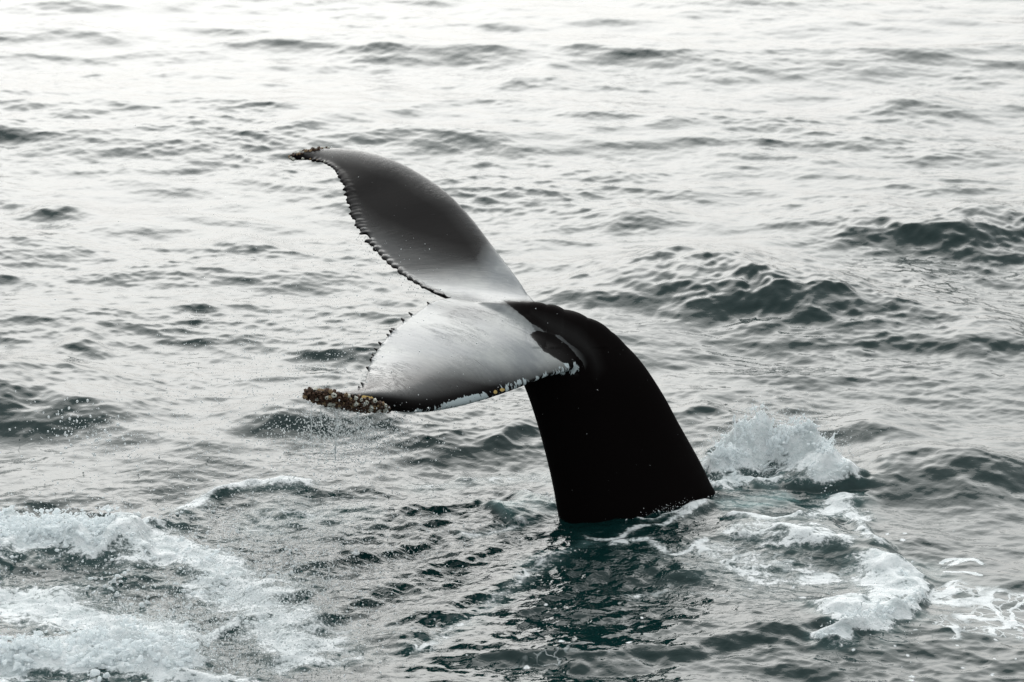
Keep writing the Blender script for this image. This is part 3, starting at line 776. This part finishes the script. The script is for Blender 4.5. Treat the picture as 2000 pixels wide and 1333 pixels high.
cloud(2300, 680, 860, 17.6, 75, 34, .002, .0065, .35, 'air')
cloud(1900, 590, 700, 18.2, 150, 70, .0018, .0052, .5, 'air')
cloud(1700, 420, 860, 17.8, 190, 60, .0018, .006, .5, 'air')
cloud(260, 180, 840, 17.6, 55, 28, .003, .012, .3, 'air', 5)
cloud(420, 480, 500, 19.2, 110, 110, .0016, .0035, .6, 'air')
cloud(300, 700, 540, 19.0, 70, 40, .0016, .004, .4, 'air')
cloud(500, 850, 1060, 0, 110, 45, .002, .006, .07)
cloud(5000, 1500, 905, 0, 75, 20, .0015, .005, .085)
cloud(500, 90, 1050, 0, 120, 20, .0015, .0045, .10)
cloud(500, 160, 1290, 0, 120, 25, .0015, .0045, .10)
cloud(1300, 690, 840, 17.2, 55, 30, .002, .007, .12, 'air')
cloud(500, 1240, 1012, 0, 80, 6, .0015, .004, .03)
cloud(250, 1700, 1200, 0, 70, 40, .002, .006, .05)
scatter('water_droplets', np.array(pts), np.array(rad), DROP, 'fine drops of spray flying over the sea left of the flukes')
# drips off the near tip
pts, rad, st = [], [], []
for px0, top_, ln in [(608, 790, 70), (625, 795, 30), (655, 800, 100), (661, 803, 38), (700, 808, 34), (786, 812, 12)]:
    q = 0; xx = px0
    while q < ln:
        xx += random.gauss(0, .5); p = P(xx, top_ + q, 17.0 + random.gauss(0, .004))
        r = random.uniform(.0018, .0042) * (1.4 if q > ln * .7 else 1)
        pts.append(p); rad.append(r); st.append((1, 1, random.uniform(1.5, 3.5))); q += random.uniform(1.4, 3.6)
for k_ in np.linspace(NS * .55, NS * .72, 22):
    p, n, ch = fluke_pt(k_, 1.0, 1)
    for q in range(random.randint(1, 5)):
        pts.append(p + np.array([-.01 * q - .01, 0, -.02 * q - random.uniform(0, .02)])); rad.append(.0022); st.append((1.2, 1, 2.4))
scatter('dripping_water', np.array(pts), np.array(rad), DROP, 'strings of water dripping from the barnacled near fluke tip', np.array(st))
# froth of the splash crown and the foam boils: lumps grown together into ragged foam
pts, rad, st = [], [], []
def clump(px, py, n, s, r0, r1, lift, jets=0):
    gx, gy = G(px, py); z0 = sea_z(gx, gy)
    for _ in range(n):
        a = rng.normal(0, 1, 3) * s * np.array([1.3, 1.3, .5]); p = np.array([gx, gy, z0 + lift * random.random()]) + a
        p[2] = max(p[2], sea_z(p[0], p[1]) - r0)
        q = min(1, np.linalg.norm(a) / (2.2 * s))
        pts.append(p); rad.append((r0 + (r1 - r0) * random.random() ** 2) * (1.15 - .75 * q)); st.append((random.uniform(.8, 1.6), random.uniform(.8, 1.6), random.uniform(.6, 1.1)))
    for _ in range(jets):
        d = np.array([random.gauss(.15, .45), random.gauss(0, .4), 1.0]); ln = random.uniform(.04, .16); t = 0; rr = random.uniform(.006, .012)
        while t < ln:
            p = np.array([gx, gy, z0 + lift * .7]) + d * t + rng.normal(0, .002 + .05 * t, 3)
            pts.append(p); rad.append(max(.0035, rr * (1.1 - t / ln))); st.append((1, 1, 1.3)); t += .006
crown = curve([(1378, 945), (1430, 925), (1490, 905), (1550, 905), (1600, 925), (1640, 955)])
def inv(g_):
    a, b = pix(np.array([[g_[0], g_[1], 0.0]])); return a[0], b[0]
fr_pts = []
def strand(x0, y0, z0, v, r0, r1, T):
    p = np.array([x0, y0, z0]); t = 0; w = rng.normal(0, 1, 3)
    while t < T:
        r = r0 + (r1 - r0) * t / T
        dtt = max(.55 * r / np.linalg.norm(v), .0015)
        w = w * .9 + rng.normal(0, .45, 3); p = p + (v + w * .22) * dtt; v = v + np.array([0, 0, -9.8]) * dtt; t += dtt
        pts.append(p.copy()); rad.append(r * random.uniform(.7, 1.25)); st.append((1, 1, 1))
        if p[2] < -.03: break
for i, c_ in enumerate(crown):
    f_ = i / (len(crown) - 1); amp = math.exp(-((f_ - .42) / .30) ** 2)
    for _ in range(4):
        a, b = inv(c_); clump(a + random.gauss(0, 18), b + random.gauss(0, 9), 22, .028 + .016 * amp * random.random(), .005, .015, .02 + .14 * amp * random.random(), int(random.random() < .5 * amp))
    for _ in range(int(1 + 3.4 * amp)):
        gx, gy = c_[0] + random.gauss(0, .06), c_[1] + random.gauss(0, .07)
        vz = random.uniform(.5, 1.0) + .95 * amp * random.random()
        strand(gx, gy, sea_z(gx, gy) - .01, np.array([random.gauss(.12, .35), random.gauss(.0, .35), vz]), random.uniform(.007, .017), .0035, random.uniform(.5, 1.5) * vz / 9.8)
for _ in range(26): clump(random.uniform(1372, 1450), random.gauss(922, 12), 22, .03, .005, .016, .07 * random.random(), 1 if random.random() < .2 else 0)
wl = [(1092, 1008), (1150, 1022), (1230, 1022), (1310, 1015), (1398, 975)]
for _ in range(46):
    a = random.uniform(1085, 1400); b = np.interp(a, [q[0] for q in wl], [q[1] for q in wl])
    clump(a, b + random.gauss(3, 4), random.randint(3, 12), .016, .003, .009, .012, 0)
for _ in range(16): clump(random.uniform(1030, 1090), random.gauss(985, 8), 12, .022, .004, .010, .01)
for _ in range(14): clump(random.uniform(1385, 1500), random.gauss(957, 5), 16, .022, .004, .012, .01)
for px, py, n, s_, lf in [(1640, 1252, 16, .025, .01), (1670, 1248, 20, .03, .02), (1700, 1238, 24, .03, .03), (1735, 1220, 24, .03, .03), (1765, 1198, 24, .03, .03), (1785, 1165, 20, .03, .03), (1600, 1258, 14, .02, .01), (1765, 1130, 12, .025, .01)]:
    for _ in range(3): clump(px + random.gauss(0, 12), py + random.gauss(0, 6), n, s_, .005, .017, lf, 1 if random.random() < .5 else 0)
for _ in range(120): clump(random.uniform(-60, 225), random.gauss(1055, 17), 26, .05, .009, .026, .02, 1 if random.random() < .12 else 0)
for _ in range(120): clump(random.uniform(-60, 380), random.gauss(1300, 17), 26, .05, .009, .026, .02, 1 if random.random() < .12 else 0)
for _ in range(90): clump(random.gauss(330, 120), random.gauss(1120, 65), 10, .05, .008, .022, .0)
raw = scatter('raw_foam', np.array(pts), np.array(rad), FROTH, '', np.array(st))
rm = raw.modifiers.new('r', 'REMESH'); rm.mode = 'VOXEL'; rm.voxel_size = 0.0048; rm.use_smooth_shade = True
dg = bpy.context.evaluated_depsgraph_get(); fm_ = bpy.data.meshes.new_from_object(raw.evaluated_get(dg)); bpy.data.objects.remove(raw)
fm_.name = 'splash_foam'; fm_.materials.clear(); fm_.materials.append(FROTH)
nf = len(fm_.vertices); Fv = np.zeros(nf * 3, np.float32); fm_.vertices.foreach_get('co', Fv); Fv = Fv.reshape(-1, 3).astype(float)
Fe = np.zeros(len(fm_.edges) * 2, dtype=np.int64); fm_.edges.foreach_get('vertices', Fe); Fe = Fe.reshape(-1, 2); fd = np.maximum(np.bincount(Fe.ravel(), minlength=nf), 1)
for _ in range(3):
    for c in range(3):
        Fv[:, c] += .5 * ((np.bincount(Fe[:, 0], Fv[Fe[:, 1], c], nf) + np.bincount(Fe[:, 1], Fv[Fe[:, 0], c], nf)) / fd - Fv[:, c])
q1 = sample(TILE_N, Fv[:, 0] * 2.3 + Fv[:, 2], Fv[:, 1] * 2.3 + Fv[:, 2] * 2); Fv += q1.T[:, [1, 2, 0]] * .16
fm_.vertices.foreach_set('co', Fv.astype(np.float32).ravel()); fm_.update()
for p_ in fm_.polygons: p_.use_smooth = True
fo_ = bpy.data.objects.new('splash_foam', fm_); COL.objects.link(fo_)
fo_['kind'] = 'stuff'; fo_['label'] = 'white froth thrown up beside the tail and over the boiling water'
print('froth', len(pts), len(fm_.polygons))
